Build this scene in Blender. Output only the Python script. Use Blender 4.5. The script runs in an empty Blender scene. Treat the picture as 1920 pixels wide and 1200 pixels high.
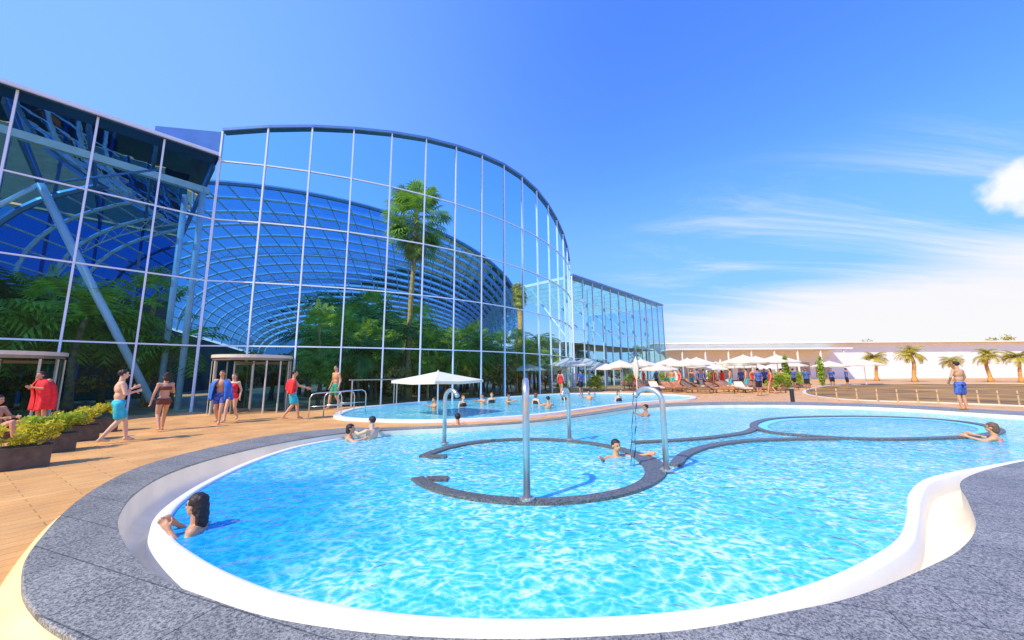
import bpy, bmesh, math, random
from mathutils import Vector, Matrix, noise
from mathutils.geometry import tessellate_polygon
R=math.radians; PI=math.pi
rng=random.Random(7)
C=bpy.context.scene.collection
# ---------------------------------------------------------------- camera
F=680.0; CH=1.65
cam=bpy.data.cameras.new('camera'); co=bpy.data.objects.new('camera',cam); C.objects.link(co)
cam.sensor_width=36; cam.lens=F/1920*36; cam.clip_start=.05; cam.clip_end=3000
CM=Matrix.Rotation(R(90+8.1),4,'X')@Matrix.Rotation(R(-0.4),4,'Z')
co.matrix_world=Matrix.Translation((0,0,CH))@CM
bpy.context.scene.camera=co
def ray(px,py):
    return (CM.to_3x3()@Vector(((px-960)/F,-(py-600)/F,-1)))
def at(px,py,z=0.0):
    d=ray(px,py); t=(z-CH)/d.z
    return Vector((d.x*t,d.y*t,z))
def atY(px,py,Y):
    d=ray(px,py); t=Y/d.y
    return Vector((d.x*t,Y,CH+d.z*t))
# ---------------------------------------------------------------- materials
def nodes(m): return m.node_tree.nodes, m.node_tree.links
def mat(name,col,rough=.6,metal=0,var=.12,scale=6,bump=0,bscale=None,spec=.5,trans=0,det=4):
    m=bpy.data.materials.new(name); m.use_nodes=True; n,l=nodes(m); b=n['Principled BSDF']
    b.inputs['Roughness'].default_value=rough; b.inputs['Metallic'].default_value=metal
    b.inputs['Specular IOR Level'].default_value=spec
    tc=n.new('ShaderNodeTexCoord'); no=n.new('ShaderNodeTexNoise'); no.inputs['Scale'].default_value=scale; no.inputs['Detail'].default_value=det
    l.new(tc.outputs['Object'],no.inputs['Vector'])
    cr=n.new('ShaderNodeValToRGB'); cr.color_ramp.elements[0].position=.3; cr.color_ramp.elements[1].position=.7
    cr.color_ramp.elements[0].color=tuple(max(0,c*(1-var)) for c in col[:3])+(1,)
    cr.color_ramp.elements[1].color=tuple(min(1,c*(1+var)) for c in col[:3])+(1,)
    l.new(no.outputs['Fac'],cr.inputs['Fac']); l.new(cr.outputs['Color'],b.inputs['Base Color'])
    if trans:
        tr=n.new('ShaderNodeBsdfTranslucent'); l.new(cr.outputs['Color'],tr.inputs['Color']); mx=n.new('ShaderNodeMixShader'); mx.inputs['Fac'].default_value=trans
        l.new(b.outputs[0],mx.inputs[1]); l.new(tr.outputs[0],mx.inputs[2]); l.new(mx.outputs[0],n['Material Output'].inputs['Surface'])
    if bump:
        bp=n.new('ShaderNodeBump'); bp.inputs['Strength'].default_value=bump; bp.inputs['Distance'].default_value=.02
        n2=n.new('ShaderNodeTexNoise'); n2.inputs['Scale'].default_value=bscale or scale*4
        l.new(tc.outputs['Object'],n2.inputs['Vector']); l.new(n2.outputs['Fac'],bp.inputs['Height']); l.new(bp.outputs['Normal'],b.inputs['Normal'])
    return m
def tilemat(name,c1,c2,mort,bw,bh,rot,rough=.6,speck=0,ms=.01,offset=.5,ss=42):
    m=bpy.data.materials.new(name); m.use_nodes=True; n,l=nodes(m); b=n['Principled BSDF']; b.inputs['Roughness'].default_value=rough
    tc=n.new('ShaderNodeTexCoord'); mp=n.new('ShaderNodeMapping'); mp.inputs['Rotation'].default_value=(0,0,rot)
    l.new(tc.outputs['Object'],mp.inputs['Vector'])
    br=n.new('ShaderNodeTexBrick'); br.inputs['Scale'].default_value=1; br.inputs['Brick Width'].default_value=bw; br.inputs['Row Height'].default_value=bh
    br.inputs['Mortar Size'].default_value=ms; br.inputs['Color1'].default_value=c1+(1,); br.inputs['Color2'].default_value=c2+(1,); br.inputs['Mortar'].default_value=mort+(1,)
    br.offset=offset; br.inputs['Mortar Smooth'].default_value=.3
    l.new(mp.outputs['Vector'],br.inputs['Vector'])
    no=n.new('ShaderNodeTexNoise'); no.inputs['Scale'].default_value=1.3; no.inputs['Detail'].default_value=6
    l.new(tc.outputs['Object'],no.inputs['Vector'])
    mr=n.new('ShaderNodeMapRange'); mr.inputs['From Min'].default_value=.3; mr.inputs['From Max'].default_value=.7; mr.inputs['To Min'].default_value=.8; mr.inputs['To Max'].default_value=1.14
    l.new(no.outputs['Fac'],mr.inputs['Value'])
    mx=n.new('ShaderNodeMixRGB'); mx.blend_type='MULTIPLY'; mx.inputs['Fac'].default_value=1
    l.new(br.outputs['Color'],mx.inputs['Color1']); l.new(mr.outputs['Result'],mx.inputs['Color2'])
    out=mx.outputs['Color']
    if speck:
        n3=n.new('ShaderNodeTexNoise'); n3.inputs['Scale'].default_value=ss; n3.inputs['Detail'].default_value=5; n3.inputs['Roughness'].default_value=.8
        l.new(tc.outputs['Object'],n3.inputs['Vector'])
        m3=n.new('ShaderNodeMapRange'); m3.inputs['From Min'].default_value=.38; m3.inputs['From Max'].default_value=.62; m3.inputs['To Min'].default_value=1-speck; m3.inputs['To Max'].default_value=1+speck
        l.new(n3.outputs['Fac'],m3.inputs['Value'])
        m4=n.new('ShaderNodeMixRGB'); m4.blend_type='MULTIPLY'; m4.inputs['Fac'].default_value=1
        l.new(out,m4.inputs['Color1']); l.new(m3.outputs['Result'],m4.inputs['Color2']); out=m4.outputs['Color']
    l.new(out,b.inputs['Base Color'])
    bp=n.new('ShaderNodeBump'); bp.inputs['Strength'].default_value=.4; bp.inputs['Distance'].default_value=.004; bp.invert=True
    l.new(br.outputs['Fac'],bp.inputs['Height']); l.new(bp.outputs['Normal'],b.inputs['Normal'])
    return m
def glassmat(name,tint,blend=.12,refl=(1,1,1)):
    m=bpy.data.materials.new(name); m.use_nodes=True; n,l=nodes(m); n.remove(n['Principled BSDF']); o=n['Material Output']
    t=n.new('ShaderNodeBsdfTransparent'); t.inputs['Color'].default_value=tint+(1,)
    g=n.new('ShaderNodeBsdfGlossy'); g.inputs['Roughness'].default_value=.015; g.inputs['Color'].default_value=refl+(1,)
    tc=n.new('ShaderNodeTexCoord'); no=n.new('ShaderNodeTexNoise'); no.inputs['Scale'].default_value=.6
    l.new(tc.outputs['Object'],no.inputs['Vector']); bp=n.new('ShaderNodeBump'); bp.inputs['Strength'].default_value=.3; bp.inputs['Distance'].default_value=.03
    l.new(no.outputs['Fac'],bp.inputs['Height']); l.new(bp.outputs['Normal'],g.inputs['Normal'])
    lw=n.new('ShaderNodeLayerWeight'); lw.inputs['Blend'].default_value=blend
    mx=n.new('ShaderNodeMixShader'); l.new(lw.outputs['Fresnel'],mx.inputs['Fac']); l.new(t.outputs[0],mx.inputs[1]); l.new(g.outputs[0],mx.inputs[2])
    l.new(mx.outputs[0],o.inputs['Surface']); return m
def watermat(name,tint,bs=3.0,strength=.5,body=.0):
    m=bpy.data.materials.new(name); m.use_nodes=True; n,l=nodes(m); n.remove(n['Principled BSDF']); o=n['Material Output']
    t=n.new('ShaderNodeBsdfTransparent'); t.inputs['Color'].default_value=tint+(1,)
    g=n.new('ShaderNodeBsdfGlossy'); g.inputs['Roughness'].default_value=.08
    tc=n.new('ShaderNodeTexCoord'); n1=n.new('ShaderNodeTexNoise'); n1.inputs['Scale'].default_value=bs; n1.inputs['Detail'].default_value=3; n1.inputs['Distortion'].default_value=.8
    l.new(tc.outputs['Object'],n1.inputs['Vector']); bp=n.new('ShaderNodeBump'); bp.inputs['Strength'].default_value=strength; bp.inputs['Distance'].default_value=.12
    l.new(n1.outputs['Fac'],bp.inputs['Height']); l.new(bp.outputs['Normal'],g.inputs['Normal'])
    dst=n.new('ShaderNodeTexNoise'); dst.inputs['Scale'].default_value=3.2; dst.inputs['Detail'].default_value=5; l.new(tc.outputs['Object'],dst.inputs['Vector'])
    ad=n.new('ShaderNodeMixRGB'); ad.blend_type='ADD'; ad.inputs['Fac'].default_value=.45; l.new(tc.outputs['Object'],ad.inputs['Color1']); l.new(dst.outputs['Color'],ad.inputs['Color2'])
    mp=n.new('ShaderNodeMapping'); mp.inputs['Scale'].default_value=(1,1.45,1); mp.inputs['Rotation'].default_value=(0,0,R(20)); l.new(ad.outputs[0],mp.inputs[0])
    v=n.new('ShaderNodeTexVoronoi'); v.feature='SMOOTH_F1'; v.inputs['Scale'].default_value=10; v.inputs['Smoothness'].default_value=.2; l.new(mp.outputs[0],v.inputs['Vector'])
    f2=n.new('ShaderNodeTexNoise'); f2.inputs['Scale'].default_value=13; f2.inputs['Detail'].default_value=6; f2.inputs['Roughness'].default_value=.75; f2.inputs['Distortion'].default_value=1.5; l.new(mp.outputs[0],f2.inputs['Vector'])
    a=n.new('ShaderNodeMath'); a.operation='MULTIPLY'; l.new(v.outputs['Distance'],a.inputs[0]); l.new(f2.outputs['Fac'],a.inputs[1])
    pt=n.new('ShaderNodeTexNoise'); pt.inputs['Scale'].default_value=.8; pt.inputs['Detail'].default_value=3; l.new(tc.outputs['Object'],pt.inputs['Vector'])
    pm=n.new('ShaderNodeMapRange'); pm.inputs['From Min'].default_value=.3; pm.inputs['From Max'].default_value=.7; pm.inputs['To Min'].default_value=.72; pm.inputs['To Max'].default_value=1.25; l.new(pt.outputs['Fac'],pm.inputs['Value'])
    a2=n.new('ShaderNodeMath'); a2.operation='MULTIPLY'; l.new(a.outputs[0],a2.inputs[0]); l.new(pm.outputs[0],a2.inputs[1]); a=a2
    cr=n.new('ShaderNodeValToRGB'); e=cr.color_ramp.elements; e[0].position=.04; e[0].color=(.025,.56,.84,1); e[1].position=.44; e[1].color=(.80,1,1,1)  # pale ripple glints and caustic network painted into the water's diffuse colour
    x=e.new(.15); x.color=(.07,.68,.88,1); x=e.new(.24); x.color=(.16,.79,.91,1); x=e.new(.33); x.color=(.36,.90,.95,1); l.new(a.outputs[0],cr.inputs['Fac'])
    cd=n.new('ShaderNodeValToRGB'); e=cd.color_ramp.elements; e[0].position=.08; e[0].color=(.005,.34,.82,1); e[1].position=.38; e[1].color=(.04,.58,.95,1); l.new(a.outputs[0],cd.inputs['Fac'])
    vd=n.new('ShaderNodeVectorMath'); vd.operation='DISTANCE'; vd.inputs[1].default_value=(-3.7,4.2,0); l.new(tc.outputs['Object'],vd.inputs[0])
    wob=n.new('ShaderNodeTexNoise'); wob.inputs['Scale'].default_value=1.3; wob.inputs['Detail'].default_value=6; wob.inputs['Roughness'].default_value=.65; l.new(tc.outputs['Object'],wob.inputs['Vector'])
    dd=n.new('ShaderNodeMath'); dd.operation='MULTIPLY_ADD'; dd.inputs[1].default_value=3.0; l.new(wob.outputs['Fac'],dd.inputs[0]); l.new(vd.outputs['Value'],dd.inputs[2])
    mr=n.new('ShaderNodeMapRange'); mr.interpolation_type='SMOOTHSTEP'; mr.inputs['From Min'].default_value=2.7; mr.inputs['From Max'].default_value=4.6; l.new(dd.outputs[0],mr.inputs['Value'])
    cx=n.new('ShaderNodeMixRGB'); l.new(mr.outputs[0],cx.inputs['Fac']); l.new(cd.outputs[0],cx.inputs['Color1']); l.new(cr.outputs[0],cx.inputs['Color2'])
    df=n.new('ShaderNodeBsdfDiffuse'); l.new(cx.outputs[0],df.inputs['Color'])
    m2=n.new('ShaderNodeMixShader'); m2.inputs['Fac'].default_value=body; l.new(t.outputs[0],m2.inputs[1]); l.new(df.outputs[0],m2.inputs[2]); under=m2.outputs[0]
    fr=n.new('ShaderNodeFresnel'); fr.inputs['IOR'].default_value=1.25; l.new(bp.outputs['Normal'],fr.inputs['Normal'])
    mx=n.new('ShaderNodeMixShader'); l.new(fr.outputs[0],mx.inputs['Fac']); l.new(under,mx.inputs[1]); l.new(g.outputs[0],mx.inputs[2])
    l.new(mx.outputs[0],o.inputs['Surface']); return m
M={}
M['deck']=tilemat('terracotta_deck',(.76,.40,.13),(.69,.34,.10),(.46,.22,.07),.9,.18,R(-58),.6,.10,.007)
M['granite']=tilemat('grey_granite',(.25,.235,.20),(.225,.21,.18),(.10,.10,.09),.9,.45,R(20),.55,.9,.006,.5,70)
M['granite_dark']=mat('dark_granite',(.12,.115,.10),.45,0,.75,40)
M['white']=mat('white_pool_shell',(.88,.85,.77),.35,0,.03,2)
M['gutter']=mat('pale_gutter_shell',(.88,.74,.52),.35,0,.10,2)
M['curb']=mat('cream_yellow_curb',(.80,.62,.30),.5,0,.12,3)
M['poolwall']=mat('turquoise_pool_wall',(.20,.66,.90),.5,0,.12,3)
M['floor']=mat('turquoise_pool_floor',(.08,.62,.90),.7,0,.3,2.5)
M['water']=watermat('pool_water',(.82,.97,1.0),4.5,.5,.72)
M['pondwater']=mat('golden_pond_water',(.34,.17,.03),.45,0,.6,.35,.4,2.5,spec=.03)
M['steel']=mat('brushed_steel',(.62,.60,.55),.3,.75,.08,9)
M['frame']=mat('white_blue_mullion',(.74,.80,.84),.35,0,.04,2)
M['frame_blue']=mat('blue_roof_edge',(.12,.26,.50),.35,.2,.08,2)
M['glass']=glassmat('facade_glass',(.58,.85,.93),.15,(.85,.97,1))
M['vaultglass']=glassmat('vault_glass',(.17,.42,.80),.08)
M['wingglass']=glassmat('wing_roof_glass',(.34,.62,.86),.08)
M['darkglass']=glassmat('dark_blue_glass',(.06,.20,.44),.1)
M['doorglass']=glassmat('door_glass',(.55,.68,.68),.15)
M['rib']=mat('pale_blue_rib',(.72,.82,.84),.4,0,.1,2)
M['vaultrib']=mat('bright_blue_rib',(.50,.74,.90),.4,0,.15,2)
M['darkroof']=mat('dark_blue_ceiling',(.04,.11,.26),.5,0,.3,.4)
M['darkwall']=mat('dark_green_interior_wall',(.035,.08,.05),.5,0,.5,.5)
M['leaf']=mat('palm_leaf',(.36,.48,.035),.5,0,.5,2.5,trans=.45)
M['leafdark']=mat('dark_leaf',(.15,.29,.045),.5,0,.6,1.5,trans=.4)
M['leafyellow']=mat('yellow_green_leaf',(.66,.60,.04),.5,0,.4,5,trans=.35)
M['leafstraw']=mat('straw_palm_leaf',(.52,.44,.05),.6,0,.5,3,trans=.3)
M['leafbrown']=mat('russet_leaf',(.52,.30,.06),.6,0,.6,3,trans=.3)
M['trunk']=mat('palm_trunk',(.60,.31,.09),.9,0,.4,6,.6)
M['trunkdark']=mat('dark_trunk',(.30,.18,.07),.9,0,.4,6,.6)
M['cream']=mat('cream_panel',(.72,.66,.48),.5,0,.05,3)
M['bronze']=mat('bronze_frame',(.30,.25,.17),.4,.3,.1,3)
M['fabric']=mat('offwhite_canvas',(.88,.80,.62),.8,0,.05,3,trans=.3)
M['planter']=mat('dark_brown_planter',(.10,.07,.04),.6,0,.3,8,.3)
M['soil']=mat('planter_soil',(.05,.035,.02),.9,0,.4,12)
M['wallwhite']=mat('white_render_wall',(.86,.83,.75),.7,0,.05,.6)
M['shade']=mat('grey_opening',(.42,.36,.27),.7,0,.3,.8)
M['wood']=mat('brown_wood',(.28,.14,.07),.6,0,.3,8)
M['orange']=mat('rust_orange_cushion',(.50,.2,.09),.8,0,.3,5)
M['postwood']=mat('pale_wood_post',(.6,.42,.22),.7,0,.2,8)
M['black']=mat('black_metal',(.03,.03,.035),.4,0,.2,8)
M['grass']=mat('dry_grass',(.2,.2,.08),.95,0,.4,.1)
M['jet']=glassmat('falling_water',(.9,.97,1),.3)
def skin(name,c): return mat(name,c,.5,0,.06,9,spec=.35)
SK=[skin('tanned_skin',(.64,.32,.16)),skin('fair_skin',(.76,.46,.28)),skin('brown_skin',(.46,.22,.12))]
HAIR=[mat('dark_brown_hair',(.03,.015,.01),.5,0,.5,30,.5,60),mat('black_hair',(.012,.01,.01),.45,0,.5,30,.5,60),mat('light_brown_hair',(.16,.08,.035),.5,0,.4,30,.5,60)]
def cloth(name,c): return mat(name,c,.8,0,.18,12,.5,40)
TEAL=cloth('teal_cloth',(.04,.50,.55)); RED=cloth('red_cloth',(.85,.03,.03)); BLUE=cloth('blue_cloth',(.03,.16,.55)); BROWN=cloth('brown_cloth',(.16,.05,.03)); GREEN=cloth('green_cloth',(.03,.28,.16)); BLACK=cloth('black_cloth',(.02,.02,.025)); PINK=cloth('coral_cloth',(.75,.2,.16))
NAVY=mat('patterned_navy_cloth',(.06,.12,.38),.8,0,.8,14,.3,40)
EYE=mat('dark_eye',(.02,.015,.01),.2); LIP=mat('lip',(.45,.12,.10),.5)
# ---------------------------------------------------------------- mesh helpers
class MB:
    def __init__(s): s.v=[]; s.f=[]
    def add(s,vs,fs):
        o=len(s.v); s.v+= [tuple(v) for v in vs]; s.f+=[tuple(i+o for i in f) for f in fs]; return s
    def quad(s,a,b,c,d): return s.add([a,b,c,d],[(0,1,2,3)])
    def box(s,c,size,rz=0,m=None):
        x,y,z=[k/2 for k in size]; q=Matrix.Rotation(rz,3,'Z') if m is None else m
        vs=[Vector(c)+q@Vector((sx*x,sy*y,sz*z)) for sx in(-1,1) for sy in(-1,1) for sz in(-1,1)]
        return s.add(vs,[(0,1,3,2),(4,6,7,5),(0,4,5,1),(2,3,7,6),(0,2,6,4),(1,5,7,3)])
    def bar(s,a,b,w,h,up=Vector((0,0,1))):
        a=Vector(a);b=Vector(b); d=(b-a); L=d.length; d.normalize()
        x=d.cross(up)
        if x.length<1e-4: x=d.cross(Vector((0,1,0)))
        x.normalize(); y=x.cross(d)
        m=Matrix((x,d,y)).transposed()
        return s.box((a+b)/2,(w,L,h),m=m)
    def tube(s,pts,rad,n=10,caps=True):
        pts=[Vector(p) for p in pts]; k=len(pts)
        if not hasattr(rad,'__len__'): rad=[rad]*k
        vs=[];fs=[]; px=None
        for i,p in enumerate(pts):
            d=(pts[min(i+1,k-1)]-pts[max(i-1,0)]).normalized()
            if px is None:
                px=d.cross(Vector((0,0,1)))
                if px.length<.05: px=d.cross(Vector((0,1,0)))
            px=(px-d*px.dot(d)).normalized(); py=d.cross(px)
            for j in range(n):
                a=2*PI*j/n; vs.append(p+(px*math.cos(a)+py*math.sin(a))*rad[i])
        for i in range(k-1):
            for j in range(n):
                j2=(j+1)%n; fs.append((i*n+j,i*n+j2,(i+1)*n+j2,(i+1)*n+j))
        if caps: fs.append(tuple(range(n))[::-1]); fs.append(tuple((k-1)*n+j for j in range(n)))
        return s.add(vs,fs)
    def loft(s,rows,closed=True):
        n=len(rows[0]); vs=[v for r in rows for v in r]; fs=[]
        for i in range(len(rows)-1):
            for j in range(n if closed else n-1):
                j2=(j+1)%n; fs.append((i*n+j,i*n+j2,(i+1)*n+j2,(i+1)*n+j))
        return s.add(vs,fs)
    def leaf(s,p,sz,r):
        a=Vector((r.gauss(0,1),r.gauss(0,1),r.gauss(0,1))).normalized(); b=a.cross(Vector((r.gauss(0,1),r.gauss(0,1),r.gauss(0,1)))).normalized()
        return s.add([p-a*sz,p+b*sz*.45,p+a*sz,p-b*sz*.45],[(0,1,2,3)])
    def cloud(s,c,rad,n,sz,r):
        c=Vector(c)
        for _ in range(n):
            d=Vector((r.gauss(0,1),r.gauss(0,1),r.gauss(0,1))).normalized()*(r.random()**.4)
            s.leaf(c+Vector((d.x*rad[0],d.y*rad[1],d.z*rad[2])),sz*r.uniform(.6,1.3),r)
        return s
    def build(s,name,m,parent=None,smooth=False):
        me=bpy.data.meshes.new(name); me.from_pydata(s.v,[],s.f); me.materials.append(m)
        if smooth: me.polygons.foreach_set('use_smooth',[True]*len(me.polygons))
        me.update(); o=bpy.data.objects.new(name,me); C.objects.link(o)
        if parent: o.parent=parent
        return o
def fixn(o):
    bm=bmesh.new(); bm.from_mesh(o.data); bmesh.ops.recalc_face_normals(bm,faces=bm.faces); bm.to_mesh(o.data); bm.free(); return o
def tag(o,label,cat,group=None):
    o['label']=label; o['category']=cat
    if group: o['group']=group
    return o
def thing(name,label,cat,loc=(0,0,0),rz=0,group=None):
    o=bpy.data.objects.new(name,None); C.objects.link(o); o.location=loc; o.rotation_euler=(0,0,rz); o.empty_display_size=.2
    return tag(o,label,cat,group)
def struct(o): o['kind']='structure'; return o
def dup(root,loc,rz,label,group=None,sc=1.0):
    kids=[o for o in bpy.data.objects if o.parent==root]
    r=root.copy(); C.objects.link(r); r.location=loc; r.rotation_euler=(0,0,rz); r.scale=(sc,)*3 if not hasattr(sc,'__len__') else sc; r['label']=label
    if group: r['group']=group
    for ch in kids:
        c=ch.copy(); C.objects.link(c); c.parent=r
        for g in [o for o in bpy.data.objects if o.parent==ch]:
            d=g.copy(); C.objects.link(d); d.parent=c
    return r
def catmull(P,k,closed=True):
    out=[];n=len(P)
    for i in range(n if closed else n-1):
        if closed: a,b,c,d=P[(i-1)%n],P[i],P[(i+1)%n],P[(i+2)%n]
        else: a,b,c,d=P[max(i-1,0)],P[i],P[i+1],P[min(i+2,n-1)]
        for j in range(k):
            t=j/k; out.append(.5*((2*b)+(c-a)*t+(2*a-5*b+4*c-d)*t*t+(3*b-a-3*c+d)*t**3))
    if not closed: out.append(P[-1].copy())
    return out
def setz(L,z): return [Vector((p.x,p.y,z)) for p in L]
def fill(loops,name,m,z):
    loops=[setz(l,z) for l in loops]; tri=tessellate_polygon(loops); mb=MB(); mb.add([v for l in loops for v in l],[t for t in tri])
    o=mb.build(name,m)
    bm=bmesh.new(); bm.from_mesh(o.data)
    for f in bm.faces:
        f.normal_update()
        if f.normal.z<0: f.normal_flip()
    bm.to_mesh(o.data); bm.free()
    return o
def offs(L,d):
    n=len(L); area=sum(L[i].x*L[(i+1)%n].y-L[(i+1)%n].x*L[i].y for i in range(n)); s=1 if area>0 else -1; out=[]
    for i in range(n):
        t=(L[(i+1)%n]-L[i-1]); t.z=0; t.normalize(); out.append(L[i]+Vector((t.y,-t.x,0))*d*s)
    return out
# ---------------------------------------------------------------- front pool
tri=[((640,824),(640,812),(650,802)),((560,840),(535,828),(515,815)),((480,867),(425,852),(400,838)),((400,905),(325,883),(270,872)),
((345,942),(256,922),(160,928)),((318,978),(222,972),(68,1020)),((326,1013),(240,1028),(45,1090)),((370,1047),(300,1083),(75,1150)),
((430,1080),(388,1120),(160,1205)),((520,1115),(500,1156),(340,1300)),((640,1141),(640,1180),(560,1400)),((780,1159),(780,1193),(760,1460)),
((950,1166),(950,1198),(960,1500)),((1120,1163),(1122,1193),(1150,1560)),((1280,1151),(1296,1180),(1400,1600)),((1420,1128),(1450,1152),(1800,1600)),
((1540,1092),(1600,1119),(2150,1550)),((1630,1050),(1720,1072),(2400,1450)),((1685,1010),(1800,1030),(2550,1300)),((1700,965),(1830,985),(2650,1180)),
((1703,930),(1814,935),(2700,1080)),((1730,903),(1800,906),(2700,1010)),((1780,889),(1826,889),(2700,960)),((1850,876),(1880,873),(2700,925)),
((1930,863),(1950,859),(2700,900)),((2050,846),(2070,840),(2680,875)),((2180,826),(2210,819),(2600,850)),((2200,802),(2240,797),(2440,810)),
((2080,791),(2090,785),(2120,775)),((1930,784),(1935,779),(1940,772)),((1800,775),(1800,771),(1800,765)),((1680,768),(1680,764),(1680,759)),
((1560,764),(1560,760),(1560,755)),((1440,762),(1440,758),(1440,753)),((1320,763),(1318,759),(1315,754)),((1200,769),(1198,765),(1195,760)),
((1120,780),(1116,776),(1112,772)),((1020,793),(1018,789),(1015,786)),((900,802),(898,798),(896,795)),((770,808),(768,804),(767,800)),((700,814),(698,808),(700,802))]
Wp=catmull([at(*a,0) for a,b,c in tri],6); Gp=catmull([at(*b,.15) for a,b,c in tri],6); Op=catmull([at(*c,.15) for a,b,c in tri],6)
def toward(A,B,d): return [a+((Vector((b.x,b.y,0))-Vector((a.x,a.y,0))).normalized()*d) for a,b in zip(A,B)]
L1=toward(Wp,Gp,.115); L2=toward(Wp,Gp,.15)
FZ=-.95
mb=MB(); mb.loft([setz(Wp,FZ),setz(Wp,-.08)]); struct(mb.build('pool_wall',M['poolwall'],smooth=True))
lp=MB(); lp.loft([setz(Wp,-.08),setz(Wp,.02),setz(toward(Wp,Gp,.02),.032),setz(L1,.032),setz(L2,.01),setz(toward(Wp,Gp,.17),-.2)]); o=lp.build('pool_lip',M['white'],smooth=True); struct(o)
g=MB(); g.loft([setz(toward(Wp,Gp,.17),-.2),setz([a.lerp(b,.5) for a,b in zip(L2,Gp)],-.27),setz(toward(Gp,Wp,.04),-.2),setz(toward(Gp,Wp,.005),-.1),setz(Gp,.125)]); struct(g.build('pool_gutter',M['gutter'],smooth=True))
O2=toward(Op,Gp,-.01); O3=toward(Op,Gp,-.12)
g=MB(); g.loft([setz(Gp,.125),setz(Gp,.15),setz(Op,.15),setz(O2,.14),setz(O2,.11)]); struct(g.build('granite_coping',M['granite']))
g=MB(); g.loft([setz(toward(Op,Gp,.01),.11),setz(toward(Op,Gp,-.03),.08),setz(O3,.012),setz(O3,-.05)]); struct(g.build('coping_curb',M['curb'],smooth=True))
struct(fill([Wp],'pool_floor',M['floor'],FZ)); 
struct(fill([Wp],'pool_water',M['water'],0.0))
rp=catmull([at(*p,0) for p in [(640,784),(720,790),(820,791),(915,787),(1005,780),(1085,770),(1150,761),(1230,754),(1290,750),(1285,744),(1200,740),(1110,739),(1040,741),(975,745),(900,749),(820,754),(740,761),(670,769)]],5)
ro=offs(rp,.16); ro2=offs(rp,.26)
mb=MB(); mb.loft([setz(rp,FZ),setz(rp,.09),setz(ro,.09)]); struct(mb.build('rear_pool_lip',M['white']))
mb=MB(); mb.loft([setz(ro,.092),setz(ro2,.092),setz(ro2,-.05)]); struct(mb.build('rear_pool_coping',M['white']))
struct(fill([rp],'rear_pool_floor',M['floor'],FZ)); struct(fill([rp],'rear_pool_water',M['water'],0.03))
pd=catmull([at(*p,0) for p in [(1512,738),(1560,747),(1640,752),(1740,755),(1850,759),(1960,763),(2200,765),(2350,740),(2100,722),(1800,719),(1600,721),(1530,728)]],5)
po=offs(pd,.2)
mb=MB(); mb.loft([setz(pd,-.2),setz(pd,.05),setz(po,.05),setz(po,-.05)]); struct(mb.build('pond_edge',M['cream']))
struct(fill([pd],'pond_water',M['pondwater'],-.02))
B=150
sq=[Vector((-B,-B,0)),Vector((B,-B,0)),Vector((B,B,0)),Vector((-B,B,0))]
struct(fill([sq,offs(Op,.0),ro2,po],'deck',M['deck'],0))
S2=[Vector((x*1500/B,y*1500/B,0)) for x,y,z in sq]
struct(fill([S2,sq],'ground',M['grass'],-.004))
# ---------------------------------------------------------------- inner pool walls
def wallpath(P,w,z1,name,label,m=None,closed=False,deep=True):
    n=len(P); A=[];Bq=[]
    for i,p in enumerate(P):
        wi=w[i] if hasattr(w,'__len__') else w
        t=(P[(i+1)%n]-P[i-1]) if closed else (P[min(i+1,n-1)]-P[max(i-1,0)]); t.z=0; t.normalize(); q=Vector((t.y,-t.x,0))*wi/2; A.append(p+q);Bq.append(p-q)
    root=thing(name,label,'pool wall',(0,0,0))
    mb=MB(); mb.loft([setz(A,z1),setz(Bq,z1)],closed); 
    mb.loft([setz(Bq,z1),setz(Bq,z1-.05)],closed); mb.loft([setz(A,z1-.05),setz(A,z1)],closed)
    if not closed:
        for e in (0,-1): mb.quad(*[Vector((q.x,q.y,z)) for q,z in ((A[e],z1),(Bq[e],z1),(Bq[e],z1-.05),(A[e],z1-.05))])
    mb.build('coping',m or M['granite_dark'],root)
    A2=[b.lerp(a,.96) for a,b in zip(A,Bq)]; B2=[a.lerp(b,.96) for a,b in zip(A,Bq)]
    mb=MB(); mb.loft([setz(A2,z1-.049),setz(A2,FZ)],closed); mb.loft([setz(B2,z1-.049),setz(B2,FZ)],closed)
    if not closed:
        for e in (0,-1): mb.quad(*[Vector((q.x,q.y,z)) for q,z in ((A2[e],z1-.049),(B2[e],z1-.049),(B2[e],FZ),(A2[e],FZ))])
    mb.build('wall',M['poolwall'],root); return root
RC=Vector((.35,7.0,0)); RR=2.13
AN=list(range(-150,173,4))
P=[RC+Vector((math.cos(R(a))*RR,math.sin(R(a))*RR,0)) for a in AN]
wallpath(P,[.19+.2*math.exp(-((a+8)/24)**2) for a in AN],.04,'pool_ring_wall','low round grey granite rim of the bubble basin under four steel spouts')
def dirp(a,r_): return RC+Vector((math.cos(R(a))*r_,math.sin(R(a))*r_,0))
q0=dirp(-147,RR-.1); wallpath([q0,q0+Vector((.34,.0,0))],.2,.036,'basin_step','short granite step at the front left opening of the round basin')
q0=dirp(169,RR-.1); wallpath([q0,q0+Vector((.34,.0,0))],.2,.036,'basin_step','short granite step at the back left opening of the round basin')
P=catmull([at(*p,.03) for p in [(1266,872),(1285,852),(1330,836),(1400,826),(1480,823),(1570,822)]],6,False)
wallpath(P,.2,.046,'pool_divider_wall','curving granite topped divider from the round basin towards the right whirlpool, nearer one')
P=catmull([at(*p,.03) for p in [(1188,829),(1250,826),(1330,820),(1395,811),(1415,803)]],6,False)
wallpath(P,.2,.044,'pool_divider_wall','shorter granite topped divider behind the near one, meeting the left tip of the oval whirlpool')
P=catmull([at(*p,.03) for p in [(1413,796),(1450,785),(1540,781),(1640,781),(1740,785),(1820,793),(1872,805),(1850,815),(1760,821),(1640,823),(1530,818),(1440,809)]],5)
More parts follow.
